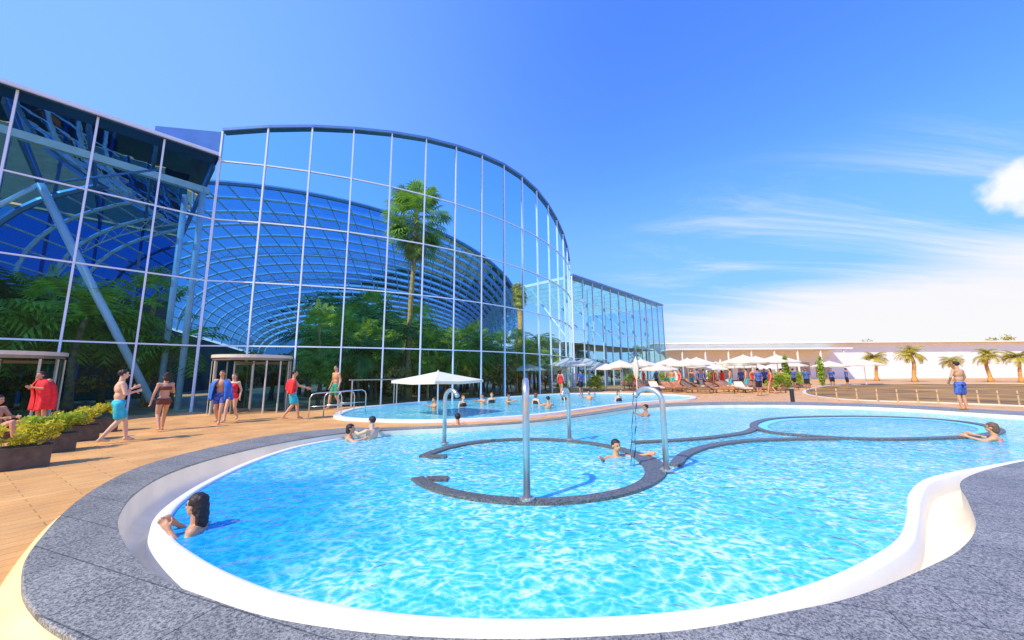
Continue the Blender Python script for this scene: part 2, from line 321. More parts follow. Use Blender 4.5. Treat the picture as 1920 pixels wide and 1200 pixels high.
rt=wallpath(P,.2,.048,'whirlpool_wall','oval granite topped whirlpool wall at the right of the front pool',closed=True)
I1=offs(P,-.11); I2=offs(P,-.34); m=MB(); m.loft([setz(I1,.02),setz(I2,.006)]); m.build('pale_ledge',M['poolwall'],rt)
# ---------------------------------------------------------------- steel spouts
def spout(px,py,h,label,inward,reach=.42,jet=False):
    b=at(px,py,.04); rt=thing('fountain_spout',label,'fountain spout',b,0,'steel spouts on the round basin wall')
    d=(RC-b); d.z=0; d.normalize(); d=Matrix.Rotation(inward,3,'Z')@d
    pts=[Vector((0,0,.02)),Vector((0,0,h-.25))]
    for k in range(1,13):
        a=PI*k/12*.83; pts.append(Vector((0,0,h-.22))+d*(.2*(1-math.cos(a)))*reach/.4+Vector((0,0,.2*math.sin(a))))
    MB().tube(pts,.046,16).build('pipe',M['steel'],rt,True)
    MB().tube([(0,0,-.0),(0,0,.02),(0,0,.021)],[.10,.10,.06],20).build('flange',M['steel'],rt)
    e=pts[-1]; u=(pts[-1]-pts[-2]).normalized(); MB().tube([e-u*.02,e+u*.05],.053,16).build('nozzle',M['steel'],rt,True)
    for k in range(4): MB().tube([(.078*math.cos(k*PI/2+.4),.078*math.sin(k*PI/2+.4),.02),(.078*math.cos(k*PI/2+.4),.078*math.sin(k*PI/2+.4),.035)],.012,6).build('bolt',M['steel'],rt)
    if jet:
        p=[]; 
        for k in range(10): t=k/9; p.append(e+u*.05+d*.12*t+Vector((0,0,-(e.z-.02+.03)*t)))
        MB().tube(p,[.03+.012*math.sin(k*2.1)+.01*k/9 for k in range(10)],10,False).build('water_stream',M['jet'],rt,True)
spout(988,936,1.5,'steel spout nearest the camera at the front of the round basin',.05)
spout(833,832,1.22,'steel spout at the back left of the round basin, before the white parasol',0)
spout(1068,824,1.2,'steel spout at the back of the round basin, right of the parasol',0)
spout(1250,882,1.32,'gooseneck steel spout at the right end of the round basin, bent to the left',-.5,.5,True)
# ---------------------------------------------------------------- glass halls
DL=Vector((math.cos(R(47)),math.sin(R(47)),0)); NL=Vector((DL.y,-DL.x,0))
P0=Vector((-14.1,16.3,0)); WD=1.96; HL=12.0
LV=[0,2.9,5.9,8.88,11.85]
def facade(root,pts,tops,levels,mw=.065):
    n=len(pts)
    for i in range(n):
        a=pts[i]; d=(pts[min(i+1,n-1)]-pts[max(i-1,0)]).normalized()
        m=MB(); m.bar(a+Vector((0,0,0)),a+Vector((0,0,tops[i])),mw,.13,up=Vector((d.y,-d.x,0))); m.build('mullion',M['frame'],root)
    for z in levels[1:]:
        m=MB()
        for i in range(n-1):
            if z<min(tops[i],tops[i+1])-.2: m.bar(pts[i]+Vector((0,0,z)),pts[i+1]+Vector((0,0,z)),.09,.06)
        if m.v: m.build('transom',M['frame'],root)
    for i in range(n-1):
        a,b=pts[i],pts[i+1]; nn=Vector(((b-a).y,-(b-a).x,0)).normalized()
        zs=[z for z in levels if z<min(tops[i],tops[i+1])-.25]+[None]
        for k in range(len(zs)-1):
            e=[nn*rng.uniform(-.02,.02) for _ in range(2)]
            z0=zs[k]; z1=zs[k+1]
            za=z1 if z1 else tops[i]; zb=z1 if z1 else tops[i+1]
            MB().quad(a+Vector((0,0,z0))+e[0],b+Vector((0,0,z0))+e[0],b+Vector((0,0,zb))+e[1],a+Vector((0,0,za))+e[1]).build('glass_pane',M['glass'],root)
Z=lambda v,z: v+Vector((0,0,z))
hl=thing('glass_hall','flat fronted glass hall at the left edge with a dark roof and white diagonal brace','building')
lpts=[P0-DL*WD*k for k in range(8,-1,-1)]
facade(hl,lpts,[HL]*9,LV[:4])
m=MB(); a=lpts[0]-DL*3; b=P0-DL*.1; SD=.9
m.add([Z(a+NL*.2,HL+.02),Z(b+NL*.2,HL+.02),Z(b-NL*SD,HL+.02),Z(a-NL*SD,HL+.02),Z(a+NL*.2,HL+.12),Z(b+NL*.2,HL+.12),Z(b-NL*SD,HL+.12),Z(a-NL*SD,HL+.12)],[(0,1,2,3),(4,5,6,7),(0,1,5,4),(1,2,6,5),(2,3,7,6),(3,0,4,7)])
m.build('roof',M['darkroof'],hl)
m=MB(); m.quad(Z(a-NL*SD,HL+.06),Z(b-NL*SD,HL+.06),Z(b-NL*16,HL+.06),Z(a-NL*16,HL+.06)); m.build('roof_glazing',M['darkglass'],hl)
for k in range(10):
    q=a.lerp(b,k/9.0); m=MB(); m.bar(Z(q-NL*SD,HL-.12),Z(q-NL*16,HL-.12),.1,.25); m.build('roof_beam',M['frame_blue'],hl)
m=MB(); m.bar(Z(a+NL*.25,HL+.06),Z(b+NL*.25,HL+.06),.1,.14); m.build('fascia',M['frame'],hl)
m=MB(); m.bar(Z(a-NL*1.6,11.4),Z(b-NL*1.6,10.8),.25,.32); m.build('girder',M['rib'],hl)
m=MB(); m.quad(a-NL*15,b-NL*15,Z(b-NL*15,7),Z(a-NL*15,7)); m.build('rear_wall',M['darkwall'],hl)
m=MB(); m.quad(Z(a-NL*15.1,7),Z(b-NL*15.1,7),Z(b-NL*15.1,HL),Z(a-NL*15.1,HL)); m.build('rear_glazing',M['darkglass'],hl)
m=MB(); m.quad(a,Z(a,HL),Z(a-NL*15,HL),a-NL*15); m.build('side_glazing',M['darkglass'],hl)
for k in range(1,9):
    q=a.lerp(b,k/9)-NL*15; m=MB(); m.bar(q,Z(q,HL-.1),.15,.15,up=NL); m.build('rear_mullion',M['frame_blue'],hl)
def onplane(px,py,off):
    d=ray(px,py); o=Vector((0,0,CH)); q=P0-NL*off; t=(q-o).dot(NL)/d.dot(NL); return o+d*t
p1=onplane(75,345,.8); p2=onplane(283,752,.8); m=MB(); m.tube([p1,p2],.14,12); m.build('brace',M['frame'],hl,True)
p3=onplane(295,318,.8); m=MB(); m.tube([p1,p3],.05,12); m.build('brace',M['frame_blue'],hl,True)
p3=onplane(-60,415,.8); m=MB(); m.tube([p1,p3],.08,12); m.build('brace',M['frame'],hl,True)
for px,o_ in ((352,1.6),(318,3.2)):
    q=onplane(px,600,o_); m=MB(); m.tube([(q.x,q.y,0),(q.x,q.y,10.9)],.13,14); m.build('column',M['rib'],hl,True)
hc=thing('glass_hall','tall curved glass hall with an arched roofline in the middle','building')
cp=[P0.copy()]
for i in range(15):
    a=R(10+68*(i+.5)/15); cp.append(cp[-1]+Vector((math.cos(a),math.sin(a),0))*WD)
tb=[(0,13.4),(2,14.3),(5,15.4),(8,16.0),(10,15.7),(12,14.7),(14,13.5),(15,12.7)]
def topf(i):
    for (x0,y0),(x1,y1) in zip(tb,tb[1:]):
        if x0<=i<=x1: return y0+(y1-y0)*(i-x0)/(x1-x0)
tops=[topf(i) for i in range(16)]
tops=[tops[0]]+[(tops[i-1]+2*tops[i]+tops[i+1])/4 for i in range(1,15)]+[tops[15]]
facade(hc,cp,tops,LV)
inn=[]
for i,p in enumerate(cp):
    d=(cp[min(i+1,15)]-cp[max(i-1,0)]).normalized(); nn=Vector((d.y,-d.x,0)); inn.append(nn)
m=MB(); rows=[[p+nn*x+Vector((0,0,t+z)) for p,nn,t in zip(cp,inn,tops)] for x,z in ((.1,0),(.1,.14),(-.3,.16),(-.3,0),(.1,0))]
m.loft(rows,False); m.build('roof_edge',M['frame_blue'],hc)
m=MB(); q=P0-DL*2.3-NL*.9; q2=P0-NL*.05
m.add([Z(q,HL+.15),Z(q2,HL+.15),Z(q2,13.4),Z(q,12.95),Z(q-NL*1.2,HL+.15),Z(q2-NL*1.2,HL+.15),Z(q2-NL*1.2,13.4),Z(q-NL*1.2,12.95)],[(0,1,2,3),(4,5,6,7),(3,2,6,7),(0,3,7,4),(1,5,6,2)])
m.build('roof_joint',M['frame_blue'],hc)
# vault
VA=Vector((-26.0,16.8,0)); VB=Vector((1.0,35.6,0)); VD=(VB-VA); VL=VD.length; VD.normalize(); VN=Matrix.Rotation(R(-20),3,'Z')@Vector((-VD.y,VD.x,0))
def vault(u,v):
    ang=PI*u; c=VA.lerp(VB,.5); hw_=VL/2
    drop=1-.38*(v/36)**1.5
    return c+VD*(-math.cos(ang)*hw_)+VN*v+Vector((0,0,(6.2+8.4*math.sin(ang)**.8)*drop))
NU=34;VV=[k*2.0 for k in range(19)]
m=MB(); m.loft([[vault(k/NU,v)+Vector((0,0,.12)) for k in range(NU+1)] for v in VV],False); m.build('vault_glazing',M['vaultglass'],hc)
for k in range(1,NU):
    m=MB(); m.tube([vault(k/NU,v) for v in VV],.055,6); m.build('vault_purlin',M['vaultrib'],hc)
for i,v in enumerate(VV):
    m=MB(); m.tube([vault(k/NU,v) for k in range(NU+1)],.16 if i==0 else .11,6); m.build('vault_arch',M['frame_blue'] if i==0 else M['vaultrib'],hc)
for v in VV[2:12:3]:
    m=MB(); m.tube([vault(k/NU,v)-Vector((0,0,.7)) for k in range(1,NU)],.05,6)
    for k in range(1,NU-1): m.tube([vault(k/NU,v)-Vector((0,0,.7)),vault((k+.5)/NU,v)],.025,5,False); m.tube([vault((k+.5)/NU,v),vault((k+1)/NU,v)-Vector((0,0,.7))],.025,5,False)
    m.build('vault_truss',M['vaultrib'],hc)
m=MB(); e=[vault(0,12),vault(0,36),vault(1,36)]
for a,b in zip(e,e[1:]): m.quad(Vector((a.x,a.y,0)),Vector((b.x,b.y,0)),Vector((b.x,b.y,b.z)),Vector((a.x,a.y,a.z)))
m.build('rear_wall',M['darkwall'],hc)
m=MB(); m.add([vault(k/NU,36) for k in range(NU+1)],[tuple(range(NU+1))]); m.build('gable',M['darkglass'],hc)
hw=thing('glass_wing','lower flat roofed glass wing at the right end of the glass building','building')
W0=cp[-1]+Vector((.3,.6,0)); wp=[W0+DL*2.02*k for k in range(13)]
facade(hw,wp,[11.3]*13,LV[:4],.08)
m=MB(); a,b=wp[0],wp[-1]
m.add([Z(a+NL*.2,11.32),Z(b+NL*.2,11.32),Z(b-NL*1,11.32),Z(a-NL*1,11.32),Z(a+NL*.2,11.5),Z(b+NL*.2,11.5),Z(b-NL*1,11.5),Z(a-NL*1,11.5)],[(0,1,2,3),(4,5,6,7),(0,1,5,4),(1,2,6,5),(2,3,7,6),(3,0,4,7)])
m.build('roof_edge',M['frame_blue'],hw)
m=MB(); m.quad(Z(a-NL*1,11.4),Z(b-NL*1,11.4),Z(b-NL*13,11.4),Z(a-NL*13,11.4)); m.build('roof_glazing',M['wingglass'],hw)
m=MB(); m.quad(a-NL*13,b-NL*13,Z(b-NL*13,5),Z(a-NL*13,5)); m.build('rear_wall',M['rib'],hw)
for k in range(13):
    q=wp[k]; m=MB(); m.bar(Z(q-NL*1,11.25),Z(q-NL*13,11.25),.12,.3); m.build('roof_beam',M['rib'],hw)
ep=[wp[-1]-NL*2.4*k for k in range(1,6)]
for q in ep: m=MB(); m.bar(q,Z(q,11.3),.1,.18,up=NL); m.build('mullion',M['frame'],hw)
m=MB(); m.quad(wp[-1],wp[-1]-NL*13,Z(wp[-1]-NL*13,11.25),Z(wp[-1],11.25)); m.build('end_glazing',M['glass'],hw)
for k in range(1,12,2):
    q=wp[k]-NL*2; m=MB(); m.tube([q,Z(q,11.2)],.14,10); m.tube([Z(q,5),Z(q-NL*5,11.2)],.09,8); m.build('column',M['rib'],hw)
m=MB(); m.quad(Z(a-NL*1,4.6),Z(b-NL*1,4.6),Z(b-NL*8,4.6),Z(a-NL*8,4.6)); m.build('gallery_floor',M['shade'],hw)
# ---------------------------------------------------------------- revolving doors
def revdoor(c,rz,rad,label):
    rt=thing('revolving_door',label,'revolving door',c,rz); h=2.3
    MB().tube([(0,0,h),(0,0,h+.13),(0,0,h+.131)],[rad+.06,rad+.06,rad-.1],40).build('canopy',M['cream'],rt)
    MB().tube([(0,0,h-.1),(0,0,h-.005)],[rad+.01,rad+.01],40,False).build('head_ring',M['bronze'],rt)
    for s in (-1,1):
        for k in range(5):
            a=R(s*(42+k*24)-90); x,y=rad*math.cos(a),rad*math.sin(a)
            MB().box((x,y,h/2-.06),(.045,.045,h-.12),a).build('post',M['cream'],rt)
        for k in range(4):
            r_=[]
            for z in (.05,h-.1):
                r_.append([Vector((rad*math.cos(R(s*(42+k*24+j*6)-90)),rad*math.sin(R(s*(42+k*24+j*6)-90)),z)) for j in range(5)])
            MB().loft(r_,False).build('curved_glass',M['doorglass'],rt)
    MB().tube([(0,0,0.02),(0,0,h-.1)],.05,12).build('shaft',M['steel'],rt)
    for k in range(3):
        a=R(25+120*k); d=Vector((math.cos(a),math.sin(a),0)); wg=MB()
        wg.bar(d*.06+Vector((0,0,.08)),d*(rad-.1)+Vector((0,0,.08)),.05,.1); wg.bar(d*.06+Vector((0,0,h-.2)),d*(rad-.1)+Vector((0,0,h-.2)),.05,.1); wg.bar(d*(rad-.12)+Vector((0,0,.13)),d*(rad-.12)+Vector((0,0,h-.25)),.05,.06)
        f=wg.build('door_wing',M['bronze'],rt)
        MB().quad(d*.06+Vector((0,0,.13)),d*(rad-.14)+Vector((0,0,.13)),d*(rad-.14)+Vector((0,0,h-.25)),d*.06+Vector((0,0,h-.25))).build('wing_glass',M['doorglass'],f)
    return rt
revdoor((cp[0]+cp[1])/2+Vector((1.65,-.3,0)),R(12),1.42,'cream capped revolving glass door under the curved hall')
revdoor(P0-DL*5.1+NL*.5,R(47),1.4,'revolving glass door at the left edge of the photo behind the red towel')
# ---------------------------------------------------------------- vegetation
def frond(mb,base,az,el,L,droop,w,n,r):
    d=Vector((math.cos(az),math.sin(az),0)); p=Vector(base); e=el; pts=[]
    for k in range(n+1):
        pts.append(p.copy()); p=p+(d*math.cos(e)+Vector((0,0,math.sin(e))))*L/n; e-=droop/n
    side=Vector((-d.y,d.x,0))
    for k in range(n):
        t=(pts[k+1]-pts[k]); mb.add([pts[k]-side*.015,pts[k]+side*.015,pts[k+1]],[(0,1,2)])
        if k<1: continue
        ll=w*math.sin(PI*(k+.6)/(n+1))**.7
        for s in (-1,1):
            tip=pts[k]+side*s*ll*.8+t.normalized()*ll*.55+Vector((0,0,-ll*r.uniform(.15,.55)))
            mb.add([pts[k],pts[k]+t*.75,tip],[(0,1,2)])
def fan(mb,base,az,el,L,rad,r):
    d=Vector((math.cos(az)*math.cos(el),math.sin(az)*math.cos(el),math.sin(el))); side=Vector((-math.sin(az),math.cos(az),0)); c=Vector(base)+d*L
    mb.add([Vector(base)-side*.03,Vector(base)+side*.03,c],[(0,1,2)])
    for k in range(15):
        a=R(-115+k*230/14); q=d*math.cos(a)+side*math.sin(a); tip=c+q*rad*r.uniform(.85,1.1)-Vector((0,0,rad*r.uniform(.15,.4)))
        s2=d*math.cos(a+.1)+side*math.sin(a+.1); s3=d*math.cos(a-.1)+side*math.sin(a-.1)
        mb.add([c,c+s2*rad*.6,tip,c+s3*rad*.6],[(0,1,2,3)])
def palm(label,loc,h,kind,n,L,lm,tm,tr=.16,group=None,seed=1,cat='palm tree'):
    r=random.Random(seed); rt=thing('palm_tree',label,cat,loc,r.uniform(0,6),group)
    pts=[Vector((.15*math.sin(k*.5+seed)*k/8,.12*math.cos(k*.4)*k/8,h*k/10)) for k in range(11)]
    m=MB(); m.tube(pts,[tr*(1.5-.6*min(1,k/2)+.0)*(1-.03*k)*(1.06 if k%2 else .95) for k in range(11)],10); m.build('trunk',tm,rt,True)
    m=MB(); top=pts[-1]
    for k in range(n):
        az=r.uniform(0,2*PI); t=k/n
        if kind=='fan': fan(m,top+Vector((0,0,-1.1*t)),az,R(80-135*t+r.uniform(-8,8)),L*.5*r.uniform(.6,1.3),L*.34,r)
        else: frond(m,top,az,R(78-85*t+r.uniform(-8,8)),L*r.uniform(.85,1.1),R(95),L*.3,13,r)
    m.build('crown',lm,rt)
    if kind=='fan':
        m=MB()
        for k in range(34): fan(m,top+Vector((0,0,-1.2-.03*k)),r.uniform(0,6.3),R(-66+r.uniform(-8,8)),L*.3,L*.26,r)
        m.build('dry_skirt',M['leafstraw'],rt)
    return rt
def tree(label,loc,h,cr,lm,seed,group=None,n=1700,sz=.16):
    r=random.Random(seed); rt=thing('leafy_tree',label,'tree',loc,0,group)
    m=MB(); m.tube([(0,0,0),(.05,.03,h*.3),(.0,.1,h*.6)],[.14,.1,.06],8)
    cl=[]
    for k in range(9):
        c=Vector((r.uniform(-1,1)*cr,r.uniform(-1,1)*cr,h*r.uniform(.35,.95))); cl.append(c); m.tube([(0,.03,h*.3),c],[.06,.02],5)
    m.build('trunk',M['trunkdark'],rt)
    m=MB()
    for c in cl: m.cloud(c,(cr*.55,cr*.55,h*.16),n//9,sz,r)
    m.build('crown',lm,rt); return rt
q=atY(768,640,22.6)
palm('tall slender fan palm with a green crown standing behind the curved glass',(q.x,q.y,0),12.2,'fan',100,2.7,M['leaf'],M['trunk'],.2,seed=3)
q=atY(975,600,30.5); rt=thing('palm_tree','bare brown palm trunk with a shaggy dry top behind the right of the curved glass','palm tree',(q.x,q.y,0))
MB().tube([(0,0,0),(.05,0,3),(0,.05,8.2)],[.24,.2,.24],10).build('trunk',M['trunk'],rt,True)
m=MB(); r=random.Random(5)
for k in range(60): fan(m,(0,0,9.4-.03*k),r.uniform(0,6.3),R(r.uniform(-75,-20)),.45,.5,r)
m.build('dry_crown',M['leafstraw'],rt)
protos=[palm('x',(0,0,-50),3.2,'pin',28,2.6,M['leaf'],M['trunkdark'],.13,seed=11),palm('x',(0,0,-50),4.2,'pin',28,2.7,M['leafdark'],M['trunkdark'],.14,seed=12),tree('x',(0,0,-50),3.4,1.5,M['leafdark'],13,None,1200),tree('x',(0,0,-50),2.8,1.4,M['leafbrown'],14,None,900),palm('x',(0,0,-50),2.0,'pin',30,2.3,M['leafyellow'],M['trunkdark'],.13,seed=15),palm('x',(0,0,-50),4.6,'fan',34,1.9,M['leaf'],M['trunk'],.11,seed=16),tree('x',(0,0,-50),3.2,1.6,M['leaf'],17,None,1200)]
PN=['light green palm','mid green palm','mid green leafy tree','russet leafy tree','yellow green palm','slim fan palm','light green leafy tree']
def fpt(i,off):
    k=int(i); f=i-k; p=cp[k].lerp(cp[min(k+1,15)],f); nn=inn[k]; return p-nn*off
plan=[]
for k in range(34): plan.append((fpt(2.4+11.8*k/33,2.0+1.2*((k*7)%3)),'c',.78))
for k in range(28): plan.append((fpt(.3+13.5*k/27,6.5+1.7*((k*5)%3)),'c',.92))
for k in range(24): plan.append((fpt(.2+12.8*k/23,12.0+1.9*((k*5)%3)),'c',1.15))
for k in range(14): plan.append((fpt(.1+6.5*k/13,18+2.2*((k*5)%3)),'c',1.55))
for k in range(22): plan.append((P0-DL*(.5+.8*k)-NL*(3.0+2.4*((k*5)%4)),'l',1.12))
order={'c':sorted([p.x/p.y for p,w_,s_ in plan if w_=='c']),'l':sorted([p.x/p.y for p,w_,s_ in plan if w_=='l'])}
for j,(p,w_,s_) in enumerate(plan):
    t=(j*5+j//4)%7; pr=protos[t]; sc=s_*(.8+.4*((j*37)%10)/10)
    lab='%s inside the %s, number %d in line from the left'%(PN[t],'left hall' if w_=='l' else 'curved hall',order[w_].index(p.x/p.y)+1)
    dup(pr,(p.x,p.y,0),j*1.3,lab,'plants inside the glass halls',sc)
for k in range(6):
    p=wp[1+2*k]-NL*3.5; dup(protos[k%6],(p.x,p.y,0),k,'%s inside the far glass wing, number %d from the left'%(PN[k%6],k+1),'plants inside the glass halls',.9)
for pr in protos:
    for ch in [o for o in bpy.data.objects if o.parent==pr]: bpy.data.objects.remove(ch)
    bpy.data.objects.remove(pr)
rows=[(1645,714,'leftmost'),(1716,716,'second from the left'),(1792,715,'middle'),(1858,716,'fourth from the left'),(1916,717,'rightmost')]
pp=None
for k,(px,py,w_) in enumerate(rows):
    p=at(px,py,0)
    if pp is None: pp=palm('leftmost of the five short golden palms along the white wall',p,3.2,'pin',46,1.75,M['leafstraw'],M['trunk'],.22,'short palms by the white wall',21)
    else: dup(pp,p,k*1.7,w_+' of the five short golden palms along the white wall','short palms by the white wall',[1,1.12,.8,1,.9][k])
def bush(parent,r,lm,dims):
    m=MB()
    for k in range(12): m.cloud((r.uniform(-.5,.5)*dims[0],r.uniform(-.4,.4)*dims[1],.46+r.uniform(0,.26)),(.15,.14,.13),120,.04,r)
    m.build('shrub',lm,parent)
for k,(px,py,w_) in enumerate([(0,884,'nearest'),(68,852,'second nearest'),(124,830,'third'),(168,813,'farthest')]):
    p=at(px,py,0)+Vector((0,.2,0)); rt=thing('planter',w_+' dark planter box in the row at the left, filled with yellow green shrubs','planter',p,R(50),'planter boxes in a row at the left')
    fixn(MB().box((0,0,.18),(.75,.44,.36)).build('box',M['planter'],rt))
    MB().box((0,0,.37),(.78,.47,.025)).build('rim',M['planter'],rt); MB().box((0,0,.385),(.69,.38,.01)).build('soil',M['soil'],rt)
    bush(rt,random.Random(k+40),M['leafyellow'] if k!=1 else M['leaf'],(.75,.44))
# ---------------------------------------------------------------- parasols, loungers
def parasol(name,label,loc,rz,hw_,ze,za,n=8,group=None,cat='parasol'):
    rt=thing(name,label,cat,loc,rz,group)
    m=MB(); rings=[]
    for t in (0,.35,.7,1):
        rg=[]
        for k in range(n*2):
            a=2*PI*k/(n*2); rr=hw_*t*(1 if k%2==0 else math.cos(PI/n)*.985)
            if n==4: rr=hw_*t*(1.0 if k%2==0 else .7)
            rg.append(Vector((rr*math.cos(a),rr*math.sin(a),za-(za-ze)*(t**.92)-(0.04*t if k%2 else 0))))
        rings.append(rg)
    rings.append([v+Vector((0,0,-.1)) for v in rings[-1]])
    m.loft(rings); m.build('canopy',M['fabric'],rt)
    MB().tube([(0,0,0.02),(0,0,za+.05)],.03,8).build('pole',M['wallwhite'],rt)
    m=MB()
    for k in range(n): a=2*PI*k/n; m.bar((0,0,za-.06),(hw_*.96*math.cos(a),hw_*.96*math.sin(a),ze-.02),.03,.03)
    m.build('ribs',M['postwood'],rt)
    MB().tube([(0,0,0),(0,0,.08)],[.3,.26],12).build('base',M['granite_dark'],rt)
    return rt
p=at(820,778,.0); parasol('parasol','wide low off white square parasol standing in the rear pool',(p.x,p.y,FZ),R(8),1.78,1.34-FZ,1.68-FZ,4)
pr_=random.Random(12)
pos=[(1205,728),(1235,733),(1262,727),(1290,731),(1318,726),(1345,729),(1376,727),(1402,731),(1430,727),(1462,728),(990,731),(1030,729),(1065,731),(1100,728),(1135,730),(1165,727),(1560,722),(1625,721),(1222,724),(1306,722),(1388,722),(1448,722),(1190,722),(1250,721),(1340,721),(1420,721),(1480,722)]
base=None
W_=['first','second','third','fourth','fifth','sixth','seventh','eighth','ninth','tenth']
for k,(px,py) in enumerate(pos):
    p=at(px,py,0)
    if k<10 or k>=18: p=at(px+pr_.uniform(-8,8),py+pr_.uniform(-1.5,1.5),0)
    if 10<=k<16:
        lab='%s from the left of the six parasols in front of the curved glass'%W_[k-10]; p=at(px,py+4+pr_.uniform(-1,3),0)
    elif 16<=k<18: lab='%s parasol beside the far pond, in front of the white wall'%('left' if k==16 else 'right')
    elif k>=18: lab='cream parasol %s in the farthest row behind the right hand loungers'%W_[k-18]
    else: lab='%s from the left of the ten parasols over the right hand loungers'%W_[k]
    if base is None: base=parasol('parasol',lab,p,0,1.75,2.15,2.75,8,'cream parasols over the sun loungers')
    else: dup(base,p,k*.4,lab,'cream parasols over the sun loungers',pr_.uniform(.8,1.12))
def closed(label,px,py,h):
    p=at(px,py,0); rt=thing('closed_parasol',label,'parasol',p); 
    rg=[]
    for t,r_ in ((0,.05),(.2,.16),(.55,.2),(.8,.13),(.95,.05),(1,.015)):
        rg.append([Vector((r_*(1+.25*math.cos(5*a))*math.cos(a),r_*(1+.25*math.cos(5*a))*math.sin(a),1.0+(h-1.0)*t)) for a in [2*PI*j/30 for j in range(30)]])
    MB().loft(rg).build('canopy',M['fabric'],rt,True); MB().tube([(0,0,0),(0,0,h+.05)],.03,8).build('pole',M['wallwhite'],rt); MB().tube([(0,0,0),(0,0,.08)],.28,12).build('base',M['granite_dark'],rt)
closed('closed white parasol among the loungers on the right',1355,729,2.6)
closed('closed white parasol seen behind the gooseneck spout',1195,737,2.7)
def lounger(label,loc,rz,group,mm):
    rt=thing('sun_lounger',label,'sun lounger',loc,rz,group)
    m=MB(); m.box((0,.1,.28),(.66,1.3,.06)); m.build('frame',M['wood'],rt)
    mt=Matrix.Rotation(R(-38),3,'X'); m=MB(); m.box((0,-.85,.52),(.64,.75,.09),m=mt); m.build('backrest',mm,rt)
    MB().box((0,.1,.36),(.6,1.25,.09)).build('mattress',mm,rt)
    for x in(-.28,.28):
        for y in (-.5,.65): MB().box((x,y,.125),(.05,.05,.25)).build('leg',M['wood'],rt)
    return rt
lk=[None,None,None]; lr=random.Random(4)
LM=[('rust orange',M['orange']),('dark brown',M['wood']),('off white',M['fabric'])]
for row,(py,n,x0,x1) in enumerate([(731,15,1185,1480),(736,11,1215,1445),(726,15,1195,1505)]):
    for j in range(n):
        px=x0+(x1-x0)*j/(n-1)+lr.uniform(-6,6); p=at(px,py+lr.uniform(-1.5,1.5),0); rz=R(180+lr.uniform(-60,60)+30); t=lr.choice([0,0,1,1,2])
        lab='%s sun lounger, number %d from the left in the %s row under the parasols'%(LM[t][0],j+1,['middle','front','back'][row])
        if lk[t] is None: lk[t]=lounger(lab,p,rz,'sun loungers under the parasols',LM[t][1])
        else: dup(lk[t],p,rz,lab,'sun loungers under the parasols')
for k,(px,py,w_) in enumerate([(1477,728,'left'),(1543,724,'right')]):
    p=at(px,py,0); rt=thing('column_shrub','%s of two slim upright green shrubs before the white building'%w_,'shrub',p,0,'slim shrubs'); m=MB()
    m.cloud((0,0,1.5),(.3,.3,1.5),700,.12,random.Random(k)); m.build('crown',M['leaf'],rt); MB().tube([(0,0,0),(0,0,2)],.04,6).build('trunk',M['trunkdark'],rt)
sh0=None
for k,(px,py) in enumerate([(1190,724),(1250,722),(1335,721),(1410,722),(1455,733),(1500,724),(1120,733),(1060,735)]):
    p=at(px,py,0); lab='round low green bush, %s of eight from the left among the parasols'%(W_[[2,3,4,5,6,7,1,0][k]])
    if sh0 is None:
        sh0=thing('low_bush',lab,'shrub',p,0,'bushes among the parasols'); m=MB(); rr_=random.Random(9)
        for q in range(7): m.cloud((rr_.uniform(-.7,.7),rr_.uniform(-.7,.7),rr_.uniform(.4,1.1)),(.5,.5,.4),110,.1,rr_)
        m.build('foliage',M['leaf'],sh0); MB().tube([(0,0,0),(0,0,.8)],.05,6).build('stem',M['trunkdark'],sh0)
    else: dup(sh0,p,k,lab,None,lr.uniform(.6,1.1))
# ---------------------------------------------------------------- far white building
bw=thing('white_building','long low white building with a flat roof closing the right background','building')
Yw=64
m=MB(); m.box((72,Yw+4,3.1),(94,8,6.2)); fixn(m.build('wall',M['wallwhite'],bw))
m=MB(); m.box((72,Yw+3.6,6.32),(95,9.2,.2)); m.build('roof',M['wallwhite'],bw)
m=MB(); m.box((41,Yw-2.2,5.1),(30,4.2,.25)); m.build('canopy',M['wallwhite'],bw)
for k in range(8): MB().box((28+k*3.8,Yw-4,2.48),(.18,.18,4.96)).build('post',M['wallwhite'],bw)
for k in range(9): MB().box((27+k*3.4,Yw-.02,1.6),(2.4,.1,2.6)).build('window',M['shade'],bw)
for k,(px,h) in enumerate([(1640,8.0),(1890,8.6)]):
    q=atY(px,700,84); tree('distant tree top showing above the white building, %s one'%['left','right'][k],(q.x,q.y,0),h,1.8,M['leafstraw'] if k==1 else M['leafdark'],50+k,None,900,.25)
b0=None
for k in range(11):
    px=1532+k*38; py=750.5+k*.95; p=at(px,py,0)+Vector((0,-.0,0.05))
    lab='pale wooden post number %s from the left along the near edge of the pond'%(['one','two','three','four','five','six','seven','eight','nine','ten','eleven'][k])
    if b0 is None:
        b0=thing('mooring_post',lab,'post',p,0,'posts along the pond edge'); MB().tube([(0,0,-.05),(0,0,.55),(0,0,.6)],[.035,.03,.015],8).build('post',M['postwood'],b0); MB().tube([(0,0,.42),(0,0,.46)],.04,8).build('band',M['wood'],b0)
    else: dup(b0,p,0,lab)
p=at(1487,757,0); rt=thing('bollard_lamp','black bollard lamp on the deck left of the pond','bollard',p); MB().tube([(0,0,0),(0,0,.72)],.09,12).build('body',M['black'],rt); MB().tube([(0,0,.72),(0,0,.78)],.11,12).build('cap',M['steel'],rt)
